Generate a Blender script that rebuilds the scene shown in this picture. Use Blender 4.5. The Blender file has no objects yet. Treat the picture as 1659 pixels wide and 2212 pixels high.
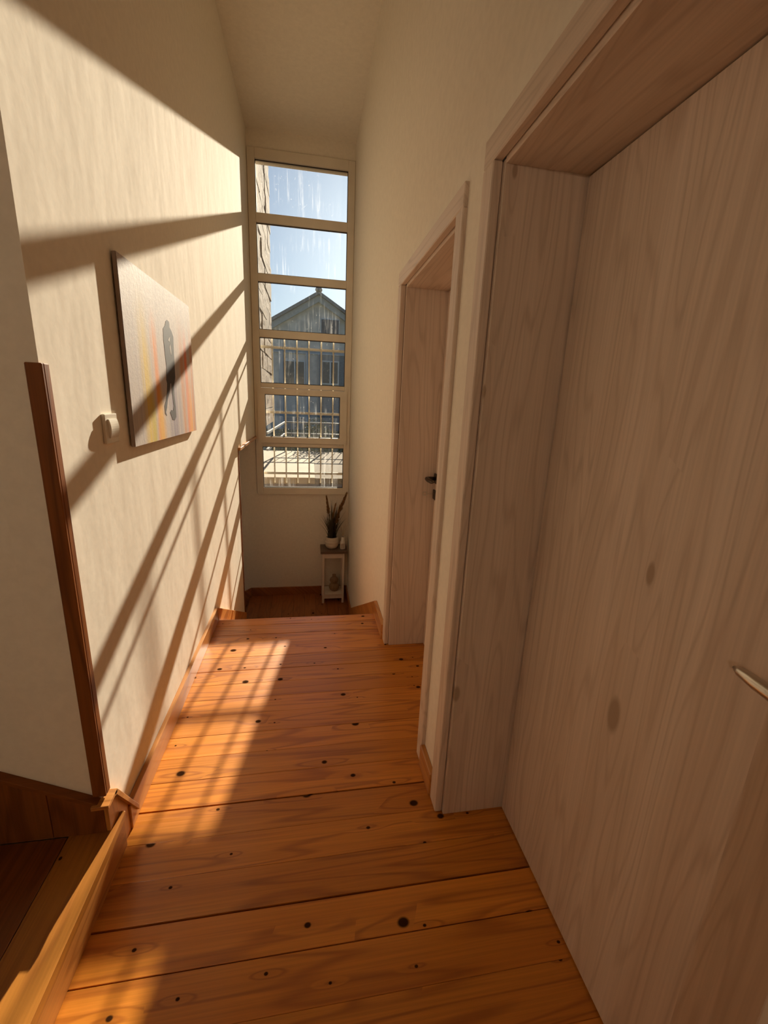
import bpy, bmesh, math, random
from mathutils import Vector, Matrix, noise
random.seed(7)
SC = bpy.context.scene
COL = SC.collection

# ------------------------------------------------------------------ camera
yaw, pitch, roll, fpx = 0.177298, 0.251176, 0.043668, 921.12
def mul(A, B): return Matrix(A) @ Matrix(B)
ca, sa, cb, sb, cr, sr = (math.cos(yaw), math.sin(yaw), math.cos(pitch), math.sin(pitch), math.cos(roll), math.sin(roll))
RM = (Matrix(((cr, -sr, 0), (sr, cr, 0), (0, 0, 1))) @ Matrix(((1, 0, 0), (0, cb, -sb), (0, sb, cb)))
      @ Matrix(((1, 0, 0), (0, 0, -1), (0, 1, 0))) @ Matrix(((ca, -sa, 0), (sa, ca, 0), (0, 0, 1))))
cam_d = bpy.data.cameras.new('camera')
cam_d.sensor_fit = 'VERTICAL'
cam_d.sensor_height = 24.0
cam_d.lens = fpx / 2212.0 * 24.0
cam_d.clip_start = 0.02
cam_d.clip_end = 500
cam = bpy.data.objects.new('camera', cam_d)
COL.objects.link(cam)
r, d, f = RM[0], RM[1], RM[2]
cam.matrix_world = Matrix(((r[0], -d[0], -f[0], 0), (r[1], -d[1], -f[1], 0), (r[2], -d[2], -f[2], 1.43), (0, 0, 0, 1)))
SC.camera = cam

# ------------------------------------------------------------------ sky, sun, exposure
SUN_AZ = math.atan(0.169)          # to the right of straight ahead
SUN_EL = math.atan(0.379 * math.cos(SUN_AZ))
world = bpy.data.worlds.new('sky')
SC.world = world
world.use_nodes = True
wn = world.node_tree
wn.nodes.clear()
sky = wn.nodes.new('ShaderNodeTexSky')
sky.sky_type = 'NISHITA'
sky.sun_disc = False
sky.sun_elevation = SUN_EL
sky.sun_rotation = SUN_AZ
sky.altitude = 100
sky.air_density = 1.0
sky.dust_density = 0.8
sky.ozone_density = 2.0
bg = wn.nodes.new('ShaderNodeBackground')
bg.inputs['Strength'].default_value = 0.031
wo = wn.nodes.new('ShaderNodeOutputWorld')
tint = wn.nodes.new('ShaderNodeMix')
tint.data_type = 'RGBA'
tint.blend_type = 'MULTIPLY'
tint.inputs[0].default_value = 1.0
tint.inputs[7].default_value = (0.80, 0.98, 1.16, 1.0)
wn.links.new(sky.outputs[0], tint.inputs[6])
wn.links.new(tint.outputs[2], bg.inputs[0])
wn.links.new(bg.outputs[0], wo.inputs[0])

sun_d = bpy.data.lights.new('sun', 'SUN')
sun_d.energy = 6.2
sun_d.angle = math.radians(0.6)
sun_d.color = (1.0, 0.87, 0.67)
sun = bpy.data.objects.new('sun', sun_d)
COL.objects.link(sun)
to_sun = Vector((math.sin(SUN_AZ) * math.cos(SUN_EL), math.cos(SUN_AZ) * math.cos(SUN_EL), math.sin(SUN_EL)))
sun.rotation_euler = to_sun.to_track_quat('Z', 'Y').to_euler()
sun.location = (6, 30, 14)

SC.view_settings.view_transform = 'Standard'
SC.view_settings.look = 'None'
SC.view_settings.gamma = 1.0
SC.view_settings.use_curve_mapping = False
SC.view_settings.exposure = 1.02
SC.cycles.use_denoising = True
SC.cycles.max_bounces = 7
SC.cycles.diffuse_bounces = 5
SC.cycles.glossy_bounces = 3
SC.cycles.caustics_reflective = False
SC.cycles.caustics_refractive = False
SC.cycles.use_adaptive_sampling = True
SC.cycles.adaptive_threshold = 0.06
SC.cycles.transparent_max_bounces = 16
SC.cycles.sample_clamp_indirect = 8.0

# ------------------------------------------------------------------ material helpers
class NT:
    def __init__(self, name):
        self.m = bpy.data.materials.new(name)
        self.m.use_nodes = True
        self.t = self.m.node_tree
        self.t.nodes.clear()
        self.out = self.t.nodes.new('ShaderNodeOutputMaterial')
    def n(self, kind, **kw):
        nd = self.t.nodes.new('ShaderNode' + kind)
        for k, v in kw.items():
            setattr(nd, k, v)
        return nd
    def link(self, a, b):
        self.t.links.new(a, b)
    def put(self, sock, v):
        if isinstance(v, (int, float)):
            sock.default_value = v
        elif isinstance(v, (tuple, list)):
            sock.default_value = tuple(v) if len(v) == len(sock.default_value) else tuple(v) + (1.0,)
        else:
            self.link(v, sock)
    def math(self, op, a, b=0.0, c=0.0, clamp=False):
        nd = self.n('Math', operation=op, use_clamp=clamp)
        self.put(nd.inputs[0], a); self.put(nd.inputs[1], b); self.put(nd.inputs[2], c)
        return nd.outputs[0]
    def mix(self, fac, a, b, blend='MIX'):
        nd = self.n('Mix', data_type='RGBA', blend_type=blend)
        self.put(nd.inputs[0], fac); self.put(nd.inputs[6], a); self.put(nd.inputs[7], b)
        return nd.outputs[2]
    def ramp(self, fac, stops):
        nd = self.n('ValToRGB')
        el = nd.color_ramp.elements
        while len(el) < len(stops):
            el.new(0.5)
        for e, (p, c) in zip(el, stops):
            e.position = p
            e.color = tuple(c) + (1.0,) if len(c) == 3 else c
        self.put(nd.inputs[0], fac)
        return nd.outputs[0]
    def rng(self, v, a, b, c=0.0, d_=1.0, smooth=False):
        nd = self.n('MapRange')
        nd.interpolation_type = 'SMOOTHSTEP' if smooth else 'LINEAR'
        for i, q in enumerate((v, a, b, c, d_)):
            self.put(nd.inputs[i], q)
        return nd.outputs[0]
    def noise(self, vec, scale=1.0, detail=3.0, rough=0.5, dist=0.0):
        nd = self.n('TexNoise')
        if vec is not None:
            self.link(vec, nd.inputs['Vector'])
        self.put(nd.inputs['Scale'], scale); self.put(nd.inputs['Detail'], detail)
        self.put(nd.inputs['Roughness'], rough); self.put(nd.inputs['Distortion'], dist)
        return nd.outputs[0]
    def xyz(self, x, y, z):
        nd = self.n('CombineXYZ')
        self.put(nd.inputs[0], x); self.put(nd.inputs[1], y); self.put(nd.inputs[2], z)
        return nd.outputs[0]
    def coords(self, kind='Object'):
        tc = self.n('TexCoord')
        sp = self.n('SeparateXYZ')
        self.link(tc.outputs[kind], sp.inputs[0])
        return tc.outputs[kind], sp.outputs[0], sp.outputs[1], sp.outputs[2]
    def bump(self, h, strength=0.3, dist=0.01):
        nd = self.n('Bump')
        self.put(nd.inputs['Strength'], strength); self.put(nd.inputs['Distance'], dist)
        self.link(h, nd.inputs['Height'])
        return nd.outputs[0]
    def principled(self, color, rough=0.6, normal=None, metal=0.0, spec=0.5, coat=0.0, coat_rough=0.1, **kw):
        b = self.n('BsdfPrincipled')
        self.put(b.inputs['Base Color'], color); self.put(b.inputs['Roughness'], rough)
        self.put(b.inputs['Metallic'], metal); self.put(b.inputs['Specular IOR Level'], spec)
        self.put(b.inputs['Coat Weight'], coat); self.put(b.inputs['Coat Roughness'], coat_rough)
        if normal is not None:
            self.link(normal, b.inputs['Normal'])
        for k, v in kw.items():
            self.put(b.inputs[k], v)
        self.link(b.outputs[0], self.out.inputs[0])
        return b

def plain(name, col, rough=0.6, metal=0.0, var=0.08, scale=8.0, bump=0.0, bscale=60.0, spec=0.5):
    t = NT(name)
    o, x, y, z = t.coords()
    nz = t.noise(o, scale, 2.0)
    k = t.rng(nz, 0.3, 0.7, 1.0 - var, 1.0 + var)
    c = t.mix(1.0, col, t.xyz(k, k, k), 'MULTIPLY')
    nm = None
    if bump:
        nm = t.bump(t.noise(o, bscale, 4.0), bump, 0.01)
    t.principled(c, rough, nm, metal, spec)
    return t.m

def wood(name, axis, light, mid, dark, ring=9.0, contrast=1.0, knots=0.0, knot_col=(0.05, 0.02, 0.008), rough=0.4,
         coat=0.0, coat_rough=0.1, u_s=0.9, v_s=6.5, world_tone=0.18, kx=5.0, ky=6.5, fibre=0.25, bump=0.12, spec=0.5):
    t = NT(name)
    o, x, y, z = t.coords()
    u = {'x': x, 'y': y, 'z': z}[axis]
    a, b = {'x': (y, z), 'y': (x, z), 'z': (x, y)}[axis]
    v = t.math('ADD', a, b)
    oi = t.n('ObjectInfo')
    rnd = oi.outputs['Random']
    off = t.math('MULTIPLY', rnd, 37.0)
    u2 = t.math('ADD', u, off)
    v2 = t.math('ADD', v, t.math('MULTIPLY', rnd, 11.3))
    base = t.noise(t.xyz(t.math('MULTIPLY', u2, u_s), t.math('MULTIPLY', v2, v_s), off), 1.0, 2.0, 0.45)
    field = base
    kmask = None
    if knots:
        vo = t.n('TexVoronoi', voronoi_dimensions='2D', feature='F1')
        t.link(t.xyz(t.math('MULTIPLY', u2, kx), t.math('MULTIPLY', v2, ky), 0.0), vo.inputs['Vector'])
        vo.inputs['Scale'].default_value = 1.0
        dist = vo.outputs['Distance']
        sp = t.n('SeparateColor')
        t.link(vo.outputs['Color'], sp.inputs[0])
        kr = sp.outputs[0]
        on = t.math('GREATER_THAN', sp.outputs[1], 1.0 - knots)
        rad = t.math('MULTIPLY', t.math('ADD', t.math('MULTIPLY', t.math('POWER', kr, 2.0), 0.085), 0.026), on)
        inner = t.math('MULTIPLY', rad, 0.55)
        kmask = t.math('MULTIPLY', t.rng(dist, inner, t.math('ADD', rad, 0.001), 1.0, 0.0, True), on)
        ps = t.n('SeparateXYZ')
        t.link(vo.outputs['Position'], ps.inputs[0])
        du = t.math('MULTIPLY', t.math('SUBTRACT', t.math('MULTIPLY', u2, kx), ps.outputs[0]), 0.28)
        dv = t.math('SUBTRACT', t.math('MULTIPLY', v2, ky), ps.outputs[1])
        d2 = t.math('SQRT', t.math('ADD', t.math('MULTIPLY', du, du), t.math('MULTIPLY', dv, dv)))
        halo = t.math('MULTIPLY', t.rng(d2, 0.0, t.math('ADD', t.math('MULTIPLY', rad, 3.0), 0.001), 1.0, 0.0, True), on)
        field = t.math('ADD', base, t.math('MULTIPLY', halo, 0.10))
    rings = t.math('FRACT', t.math('MULTIPLY', field, ring))
    tri = t.math('ABSOLUTE', t.math('SUBTRACT', t.math('MULTIPLY', rings, 2.0), 1.0))
    line = t.rng(tri, 0.55, 1.0, 0.0, 1.0, True)
    fib = t.noise(t.xyz(t.math('MULTIPLY', u2, 3.0), t.math('MULTIPLY', v2, 160.0), off), 1.0, 1.0, 0.6)
    tone = t.noise(t.xyz(t.math('MULTIPLY', u2, 0.35), t.math('MULTIPLY', v2, 9.0), 3.0), 1.0, 1.0)
    c = t.mix(t.rng(tone, 0.35, 0.65), light, mid)
    c = t.mix(t.math('MULTIPLY', line, 0.75 * contrast), c, dark)
    k = t.math('ADD', t.rng(fib, 0.25, 0.75, -fibre * 0.5, fibre * 0.5), t.rng(rnd, 0.0, 1.0, 1.0 - world_tone * 0.5, 1.0 + world_tone * 0.5))
    c = t.mix(1.0, c, t.xyz(k, k, k), 'MULTIPLY')
    if knots:
        c = t.mix(t.math('MULTIPLY', halo, 0.22), c, dark)
        c = t.mix(kmask, c, knot_col)
    nm = None
    sp_, co_ = spec, coat
    if knots:
        inv = t.math('SUBTRACT', 1.0, kmask)
        sp_, co_ = t.math('MULTIPLY', inv, spec), t.math('MULTIPLY', inv, coat)
    t.principled(c, t.rng(fib, 0.2, 0.8, rough - 0.04, rough + 0.06), nm, 0.0, sp_, co_, coat_rough)
    return t.m

def wall_paint(name, col, rough=0.9, bump=0.22):
    t = NT(name)
    o, x, y, z = t.coords('Object')
    big = t.noise(t.xyz(t.math('MULTIPLY', x, 5.0), t.math('MULTIPLY', y, 7.0), t.math('MULTIPLY', z, 3.4)), 1.0, 2.0, 0.55, 0.0)
    pit = t.noise(o, 34.0, 2.0, 0.6)
    h = t.math('ADD', big, t.math('MULTIPLY', pit, 0.11))
    k = t.rng(pit, 0.3, 0.7, 0.97, 1.03)
    c = t.mix(1.0, col, t.xyz(k, k, k), 'MULTIPLY')
    t.principled(c, rough, t.bump(h, bump, 0.012), 0.0, 0.06)
    return t.m

M = {}
M['paint'] = wall_paint('cream wall paint', (0.90, 0.82, 0.70))
M['ceil'] = wall_paint('ceiling paint', (0.88, 0.80, 0.68), bump=0.12)
M['floor'] = wood('varnished pine floor', 'x', (0.68, 0.250, 0.026), (0.56, 0.185, 0.017), (0.35, 0.095, 0.008), ring=10.0,
                  contrast=0.9, knots=0.8, rough=0.33, coat=0.25, coat_rough=0.16, world_tone=0.2, u_s=0.55, v_s=7.5)
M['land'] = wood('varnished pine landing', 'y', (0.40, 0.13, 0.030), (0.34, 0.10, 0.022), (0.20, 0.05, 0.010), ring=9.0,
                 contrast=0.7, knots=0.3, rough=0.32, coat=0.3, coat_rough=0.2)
M['tread'] = wood('shade-darkened pine tread', 'y', (0.22, 0.065, 0.011), (0.18, 0.05, 0.008), (0.11, 0.028, 0.005), ring=9.0,  # darker than the floor: the shade on these steps is put into the wood colour
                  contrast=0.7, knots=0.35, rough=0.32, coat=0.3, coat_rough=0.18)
for ax in 'xyz':
    M['trim_' + ax] = wood('varnished pine trim ' + ax, ax, (0.60, 0.27, 0.065), (0.50, 0.20, 0.045), (0.32, 0.11, 0.02), ring=8.0,
                           contrast=0.8, knots=0.18, rough=0.36, coat=0.25, coat_rough=0.2)
M['strip'] = wood('dark corner strip', 'z', (0.25, 0.080, 0.017), (0.20, 0.060, 0.012), (0.12, 0.032, 0.006), ring=8.0,
                  contrast=0.8, rough=0.5, spec=0.2)
M['strip_x'] = wood('dark stair skirting cap', 'x', (0.25, 0.080, 0.017), (0.20, 0.060, 0.012), (0.12, 0.032, 0.006), ring=8.0,
                    contrast=0.8, rough=0.5, spec=0.2)
LAR = dict(light=(0.76, 0.62, 0.51), mid=(0.68, 0.54, 0.43), dark=(0.54, 0.41, 0.315))
for ax in 'xyz':
    M['larch_' + ax] = wood('whitewashed larch ' + ax, ax, ring=19.0, contrast=0.62, knots=0.16, knot_col=(0.46, 0.34, 0.25), rough=0.5,
                            u_s=0.5, v_s=5.5, kx=1.8, ky=4.5, fibre=0.14, bump=0.10, world_tone=0.05, spec=0.4, **LAR)
M['white'] = plain('white frame paint', (0.80, 0.74, 0.64), 0.45, var=0.03, scale=5)
M['frame'] = plain('window frame paint', (0.82, 0.74, 0.62), 0.45, var=0.04, scale=6)
M['grille'] = plain('cream grille paint', (0.93, 0.87, 0.73), 0.5, var=0.05)
M['black'] = plain('black gap', (0.012, 0.010, 0.009), 0.8)
M['seal'] = plain('dark glazing seal', (0.05, 0.035, 0.03), 0.7)
M['metal'] = plain('brushed nickel', (0.62, 0.57, 0.50), 0.28, 1.0, var=0.05)
M['bronze'] = plain('dark bronze', (0.10, 0.08, 0.065), 0.35, 1.0, var=0.1)
M['plastic'] = plain('white switch plastic', (0.80, 0.74, 0.64), 0.22, var=0.01)
M['subfloor'] = plain('dark subfloor', (0.05, 0.025, 0.012), 0.8)

# ------------------------------------------------------------------ mesh helpers
def mesh_obj(name, bm, mat, parent=None, loc=(0, 0, 0), smooth=False):
    me = bpy.data.meshes.new(name)
    bmesh.ops.recalc_face_normals(bm, faces=bm.faces[:])
    bm.to_mesh(me)
    bm.free()
    if smooth:
        for p in me.polygons:
            p.use_smooth = True
    me.materials.append(mat)
    o = bpy.data.objects.new(name, me)
    COL.objects.link(o)
    place(o, loc, parent)
    return o

def wloc(o):
    v = Vector(o.location)
    while o.parent:
        o = o.parent
        v = v + Vector(o.location)
    return v

def place(o, loc, parent=None):
    if parent is not None:
        o.parent = parent
        o.location = Vector(loc) - wloc(parent)
    else:
        o.location = loc

def add_box(bm, x0, x1, y0, y1, z0, z1, off=(0, 0, 0), bevel=0.0, seg=1):
    vs = [bm.verts.new((x - off[0], y - off[1], z - off[2])) for x in (x0, x1) for y in (y0, y1) for z in (z0, z1)]
    fs = [(0, 1, 3, 2), (4, 6, 7, 5), (0, 4, 5, 1), (2, 3, 7, 6), (0, 2, 6, 4), (1, 5, 7, 3)]
    faces = [bm.faces.new([vs[i] for i in q]) for q in fs]
    if bevel:
        es = list({e for f_ in faces for e in f_.edges})
        bmesh.ops.bevel(bm, geom=es, offset=bevel, segments=seg, affect='EDGES', profile=0.6)
    return vs

def box(name, x0, x1, y0, y1, z0, z1, mat, parent=None, bevel=0.0, seg=1):
    c = ((x0 + x1) / 2, (y0 + y1) / 2, (z0 + z1) / 2)
    bm = bmesh.new()
    add_box(bm, x0, x1, y0, y1, z0, z1, c, bevel, seg)
    return mesh_obj(name, bm, mat, parent, c)

def prism(name, pts, axis, a0, a1, mat, parent=None, bevel=0.0):
    """extrude a polygon; axis x: pts are (y,z); axis y: pts are (x,z); axis z: pts are (x,y)"""
    bm = bmesh.new()
    def P(p, a):
        return {'x': (a, p[0], p[1]), 'y': (p[0], a, p[1]), 'z': (p[0], p[1], a)}[axis]
    allp = [Vector(P(p, a)) for p in pts for a in (a0, a1)]
    c = (Vector((min(p.x for p in allp), min(p.y for p in allp), min(p.z for p in allp))) +
         Vector((max(p.x for p in allp), max(p.y for p in allp), max(p.z for p in allp)))) / 2
    A = [bm.verts.new(Vector(P(p, a0)) - c) for p in pts]
    B = [bm.verts.new(Vector(P(p, a1)) - c) for p in pts]
    bm.faces.new(A)
    bm.faces.new(B[::-1])
    n = len(pts)
    for i in range(n):
        bm.faces.new((A[i], B[i], B[(i + 1) % n], A[(i + 1) % n]))
    if bevel:
        bmesh.ops.bevel(bm, geom=bm.edges[:], offset=bevel, segments=1, affect='EDGES')
    return mesh_obj(name, bm, mat, parent, c)

def lathe(name, prof, mat, parent, loc, seg=32, rib=0, rib_amp=0.0):
    bm = bmesh.new()
    rings = []
    for (rr, zz) in prof:
        ring = []
        for i in range(seg):
            a = 2 * math.pi * i / seg
            q = rr * (1 + (rib_amp * abs(math.cos(rib * a / 2)) - rib_amp * 0.5 if rib else 0))
            ring.append(bm.verts.new((q * math.cos(a), q * math.sin(a), zz)))
        rings.append(ring)
    for r0, r1 in zip(rings, rings[1:]):
        for i in range(seg):
            bm.faces.new((r0[i], r0[(i + 1) % seg], r1[(i + 1) % seg], r1[i]))
    if prof[0][0] > 1e-4:
        bm.faces.new(rings[0][::-1])
    if prof[-1][0] > 1e-4:
        bm.faces.new(rings[-1])
    return mesh_obj(name, bm, mat, parent, loc, smooth=True)

def add_tube(bm, pts, rad, seg=8, off=(0, 0, 0), flat=1.0):
    """a tube through points; rad is a number or list"""
    pts = [Vector(p) - Vector(off) for p in pts]
    rads = rad if isinstance(rad, (list, tuple)) else [rad] * len(pts)
    rings = []
    for i, p in enumerate(pts):
        t_ = (pts[min(i + 1, len(pts) - 1)] - pts[max(i - 1, 0)]).normalized()
        ref = Vector((0, 0, 1)) if abs(t_.z) < 0.9 else Vector((0, 1, 0))
        s_ = t_.cross(ref).normalized()
        q_ = s_.cross(t_).normalized()
        rings.append([bm.verts.new(p + rads[i] * (math.cos(2 * math.pi * k / seg) * s_ + flat * math.sin(2 * math.pi * k / seg) * q_)) for k in range(seg)])
    for r0, r1 in zip(rings, rings[1:]):
        for k in range(seg):
            bm.faces.new((r0[k], r0[(k + 1) % seg], r1[(k + 1) % seg], r1[k]))
    bm.faces.new(rings[0][::-1])
    bm.faces.new(rings[-1])

def tube(name, pts, rad, mat, parent=None, seg=8, smooth=True, flat=1.0):
    bm = bmesh.new()
    c = sum((Vector(p) for p in pts), Vector()) / len(pts)
    add_tube(bm, pts, rad, seg, c, flat)
    return mesh_obj(name, bm, mat, parent, c, smooth)

def thing(name, label, cat, loc, group=None):
    o = bpy.data.objects.new(name, None)
    o.empty_display_size = 0.05
    COL.objects.link(o)
    o.location = loc
    if label:
        tag(o, label, cat, group)
    return o

def tag(o, label, cat, group=None):
    o['label'] = label
    o['category'] = cat
    if group:
        o['group'] = group
    return o

def struct(o, label=None, cat=None):
    o['kind'] = 'structure'
    if label:
        o['label'] = label
        o['category'] = cat
    return o

# ------------------------------------------------------------------ dimensions (metres)
XL, XR = -0.608, 0.458            # corridor walls
YE = 1.14                         # near end of the left wall
YW = 5.035                        # window wall
ZC = 3.92                         # ceiling
ZL = -0.946                       # lower landing
YN = 2.675                        # nosing at the top of the descending flight
RISE = 0.1352
STEP1 = 0.137

# ------------------------------------------------------------------ room shell
def boxes(name, lst, mat):
    bm = bmesh.new()
    c = Vector(((lst[0][0] + lst[0][1]) / 2, (lst[0][2] + lst[0][3]) / 2, (lst[0][4] + lst[0][5]) / 2))
    for b in lst:
        add_box(bm, *b, off=c)
    return mesh_obj(name, bm, mat, None, c)

ZB = -2.6
w = boxes('wall_left', [(XL - 0.12, XL, YE, 3.82, ZB, ZC), (XL - 0.12, XL, 3.82, YW, 1.0, ZC)], M['paint'])
struct(w, 'cream plastered wall carrying the painting, with low stair opening at far end', 'wall')
w = boxes('wall_stair', [(-2.9, XL - 0.12, YE, YE + 0.12, -0.1, ZC)], M['paint'])
struct(w, 'shaded wall facing the camera above the rising steps', 'wall')
w = boxes('wall_right', [
    (XR, XR + 0.25, -1.7, 0.195, -0.1, ZC), (XR, XR + 0.25, 0.195, 1.20, 2.05, ZC), (XR, XR + 0.25, 1.20, 1.415, -0.1, ZC),
    (XR, XR + 0.25, 1.415, 2.305, 2.03, ZC), (XR, XR + 0.25, 2.305, YW, ZB, ZC)], M['paint'])
struct(w, 'cream wall with two pale wood doors', 'wall')
w = boxes('wall_window', [
    (-2.9, XL + 0.005, YW, YW + 0.12, ZB, ZC), (XR - 0.003, XR + 0.25, YW, YW + 0.12, ZB, ZC),
    (XL + 0.005, XR - 0.003, YW, YW + 0.12, ZB, 0.345), (XL + 0.005, XR - 0.003, YW, YW + 0.12, 3.768, ZC), (XL + 0.005, XR - 0.003, 5.10, YW + 0.12, 3.682, 3.768)], M['paint'])
struct(w, 'narrow end wall around and below the tall window', 'wall')
w = boxes('wall_back', [(-2.9, XR + 0.25, -1.82, -1.7, -0.1, ZC)], M['paint'])
struct(w)
w = boxes('wall_outer', [(-3.02, -2.9, -1.82, YW + 0.12, ZB, ZC)], M['paint'])
struct(w)
w = boxes('ceiling', [(-3.02, XR + 0.25, -1.82, YW + 0.12, ZC, ZC + 0.15)], M['ceil'])
struct(w, 'smooth cream ceiling over the stairwell', 'ceiling')
w = boxes('floor_lower', [(-3.02, XR + 0.25, 1.2, YW + 0.12, ZB - 0.1, ZB)], M['paint'])
struct(w)

# upper floor: slab with single boards laid across the corridor
floor = boxes('floor', [(-2.9, XR + 0.25, -1.7, YE, -0.14, -0.021), (XL, XR + 0.25, YE, 2.60, -0.14, -0.021)], M['subfloor'])
struct(floor, 'varnished orange pine board floor of the corridor', 'floor')
joints = [2.582, 2.470, 2.350, 2.230, 2.105, 1.990, 1.877, 1.766, 1.645, 1.530, 1.418, 1.300, 1.184, 1.066, 0.947, 0.830, 0.712,
          0.595, 0.478, 0.360, 0.243, 0.125, 0.008, -0.11, -0.228, -0.346]
wide = {2.105: 0.0022, 1.300: 0.0026, 0.947: 0.0026, 2.470: 0.0016, 0.830: 0.0014}
for i, (a, b) in enumerate(zip(joints, joints[1:])):
    ga, gb = wide.get(a, 0.0003), wide.get(b, 0.0003)
    x1 = XR + 0.245
    if b >= 2.25 or (1.19 < b and a < 1.43):
        x1 = XR
    dz = random.uniform(-0.0006, 0.0006)
    box('floorboard', XL + 0.001, x1, b + gb, a - ga, -0.021, dz, M['floor'], floor, 0.0009)
box('nosing_board', XL + 0.001, XR, 2.5825, YN, -0.034, 0.0, M['floor'], floor, 0.006, 2)

# descending flight ahead
st = thing('staircase', 'flight of pine steps going down ahead to the landing', 'staircase', (0, YN, ZL))
for k in range(7):
    y0 = YN - 0.02 + (k - 1) * 0.24 if k else YN - 0.03
    y0 = YN - 0.025 + k * 0.24
    z1 = -RISE * k
    box('riser', XL + 0.001, XR - 0.001, y0 - 0.018, y0, z1 - RISE + 0.0, z1 - (0.034 if k == 0 else 0.03), M['floor'], st)
    if k < 6:
        box('tread', XL + 0.001, XR - 0.001, y0, y0 + 0.265, z1 - RISE - 0.03, z1 - RISE, M['floor'], st, 0.005)

# landing below the window
land = boxes('landing_floor', [(-0.72, XR, 4.08, YW, ZL - 0.16, ZL - 0.02)], M['subfloor'])
struct(land, 'dark reddish pine landing below the window', 'floor')
xs = [-0.715 + i * 0.1305 for i in range(10)]
for a, b in zip(xs, xs[1:]):
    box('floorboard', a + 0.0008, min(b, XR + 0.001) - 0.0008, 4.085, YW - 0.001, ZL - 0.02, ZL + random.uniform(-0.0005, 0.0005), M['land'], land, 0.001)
st2 = thing('staircase', 'dark steps going down to the left from the landing', 'staircase', (-0.72, 4.4, ZL - 5 * RISE))
for k in range(5):
    x0 = -0.716 - k * 0.25
    z1 = ZL - RISE * (k + 1)
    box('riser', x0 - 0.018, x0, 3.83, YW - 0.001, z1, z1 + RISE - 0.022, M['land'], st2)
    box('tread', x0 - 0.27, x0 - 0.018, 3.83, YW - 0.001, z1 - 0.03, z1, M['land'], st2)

# rising steps at the left
st3 = thing('staircase', 'dark shaded steps rising to the left beside the corridor floor', 'staircase', (XL, 0.3, 0))
box('riser', XL + 0.0125, XL + 0.021, -0.6, 1.19, 0.0, STEP1 - 0.03, M['trim_y'], st3)
M['nose'] = wood('darkened pine nosing', 'y', (0.48, 0.19, 0.030), (0.40, 0.15, 0.022), (0.26, 0.08, 0.012), ring=9.0,
                 contrast=0.7, knots=0.3, rough=0.34, coat=0.3, coat_rough=0.18)  # darker orange of its own, with some stair shade put into the colour
prism('nosing_board', [(-0.711, -0.6), (XL + 0.028, -0.6), (XL + 0.028, 1.190), (XL + 0.024, 1.194), (XL + 0.0125, 1.194), (XL + 0.0125, YE), (-0.711, YE)], 'z', STEP1 - 0.03, STEP1, M['nose'], st3, 0.002)
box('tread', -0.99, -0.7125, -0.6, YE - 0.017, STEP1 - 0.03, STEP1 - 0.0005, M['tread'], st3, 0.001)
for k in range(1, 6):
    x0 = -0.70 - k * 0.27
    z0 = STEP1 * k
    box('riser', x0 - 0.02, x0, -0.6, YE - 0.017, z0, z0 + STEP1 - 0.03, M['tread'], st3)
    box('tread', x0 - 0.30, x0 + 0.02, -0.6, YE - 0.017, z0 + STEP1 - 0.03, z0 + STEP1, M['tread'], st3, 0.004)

# ------------------------------------------------------------------ skirting and wood trims
BB = 0.098
o = box('baseboard_left', XL, XL + 0.018, 1.245, 2.655, 0.0, BB, M['trim_y'], None, 0.003)
struct(o, 'orange pine skirting along the foot of the painting wall', 'skirting')
o = box('baseboard_right', XR - 0.020, XR, 1.236, 1.384, 0.0, BB, M['trim_y'], None, 0.003)
struct(o, 'short orange pine skirting between the two door casings', 'skirting')
o = prism('baseboard_right', [(2.342, 0.0), (2.342, BB), (2.672, BB), (2.672, 0.0)], 'x', XR - 0.024, XR, M['trim_y'], None, 0.003)
struct(o, 'orange pine skirting beside the top stair nosing at the right wall', 'skirting')
# sloping string boards down the flight
def string_board(side, y0, z0, y1, z1, label):
    xa, xb = (XL, XL + 0.02) if side == 'left' else (XR - 0.022, XR)
    o_ = prism('baseboard_' + side, [(y0, -0.10), (y0, z0), (y1, z1), (y1, z1 - 0.30)], 'x', xa, xb, M['trim_y'], None, 0.002)
    struct(o_, label, 'skirting')
string_board('left', 2.656, BB, 3.80, -0.535, 'sloping string board down the left side of the descending steps')
string_board('right', 2.673, BB, 4.40, -0.846, 'sloping string board down the right side of the descending steps')
o = box('baseboard_right', XR - 0.018, XR, 4.402, YW, ZL, -0.846, M['land'], None, 0.002)
struct(o, 'dark skirting on the landing behind the small table', 'skirting')
o = box('baseboard_window', -0.712, XR - 0.018, YW - 0.018, YW, ZL, -0.842, M['land'], None, 0.002)
struct(o, 'dark red skirting below the window', 'skirting')
o = prism('baseboard_window', [(-0.713, -0.842), (-0.713, -1.12), (-2.0, -1.82), (-2.0, -1.53)], 'y', YW - 0.018, YW, M['land'], None, 0.002)
struct(o, 'dark skirting sloping down beside the lower steps', 'skirting')

# corner strip at the near end of the left wall
tr = thing('trim_1', None, None, (XL, YE, 0.27))
struct(tr, 'dark red pine corner strip on the near edge of the painting wall', 'trim')
box('front_leaf', XL - 0.026, XL + 0.010, YE - 0.009, YE, 0.262, 1.484, M['strip'], tr, 0.002)
box('side_leaf', XL, XL + 0.010, YE, YE + 0.022, 0.262, 1.484, M['strip'], tr, 0.002)
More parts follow.
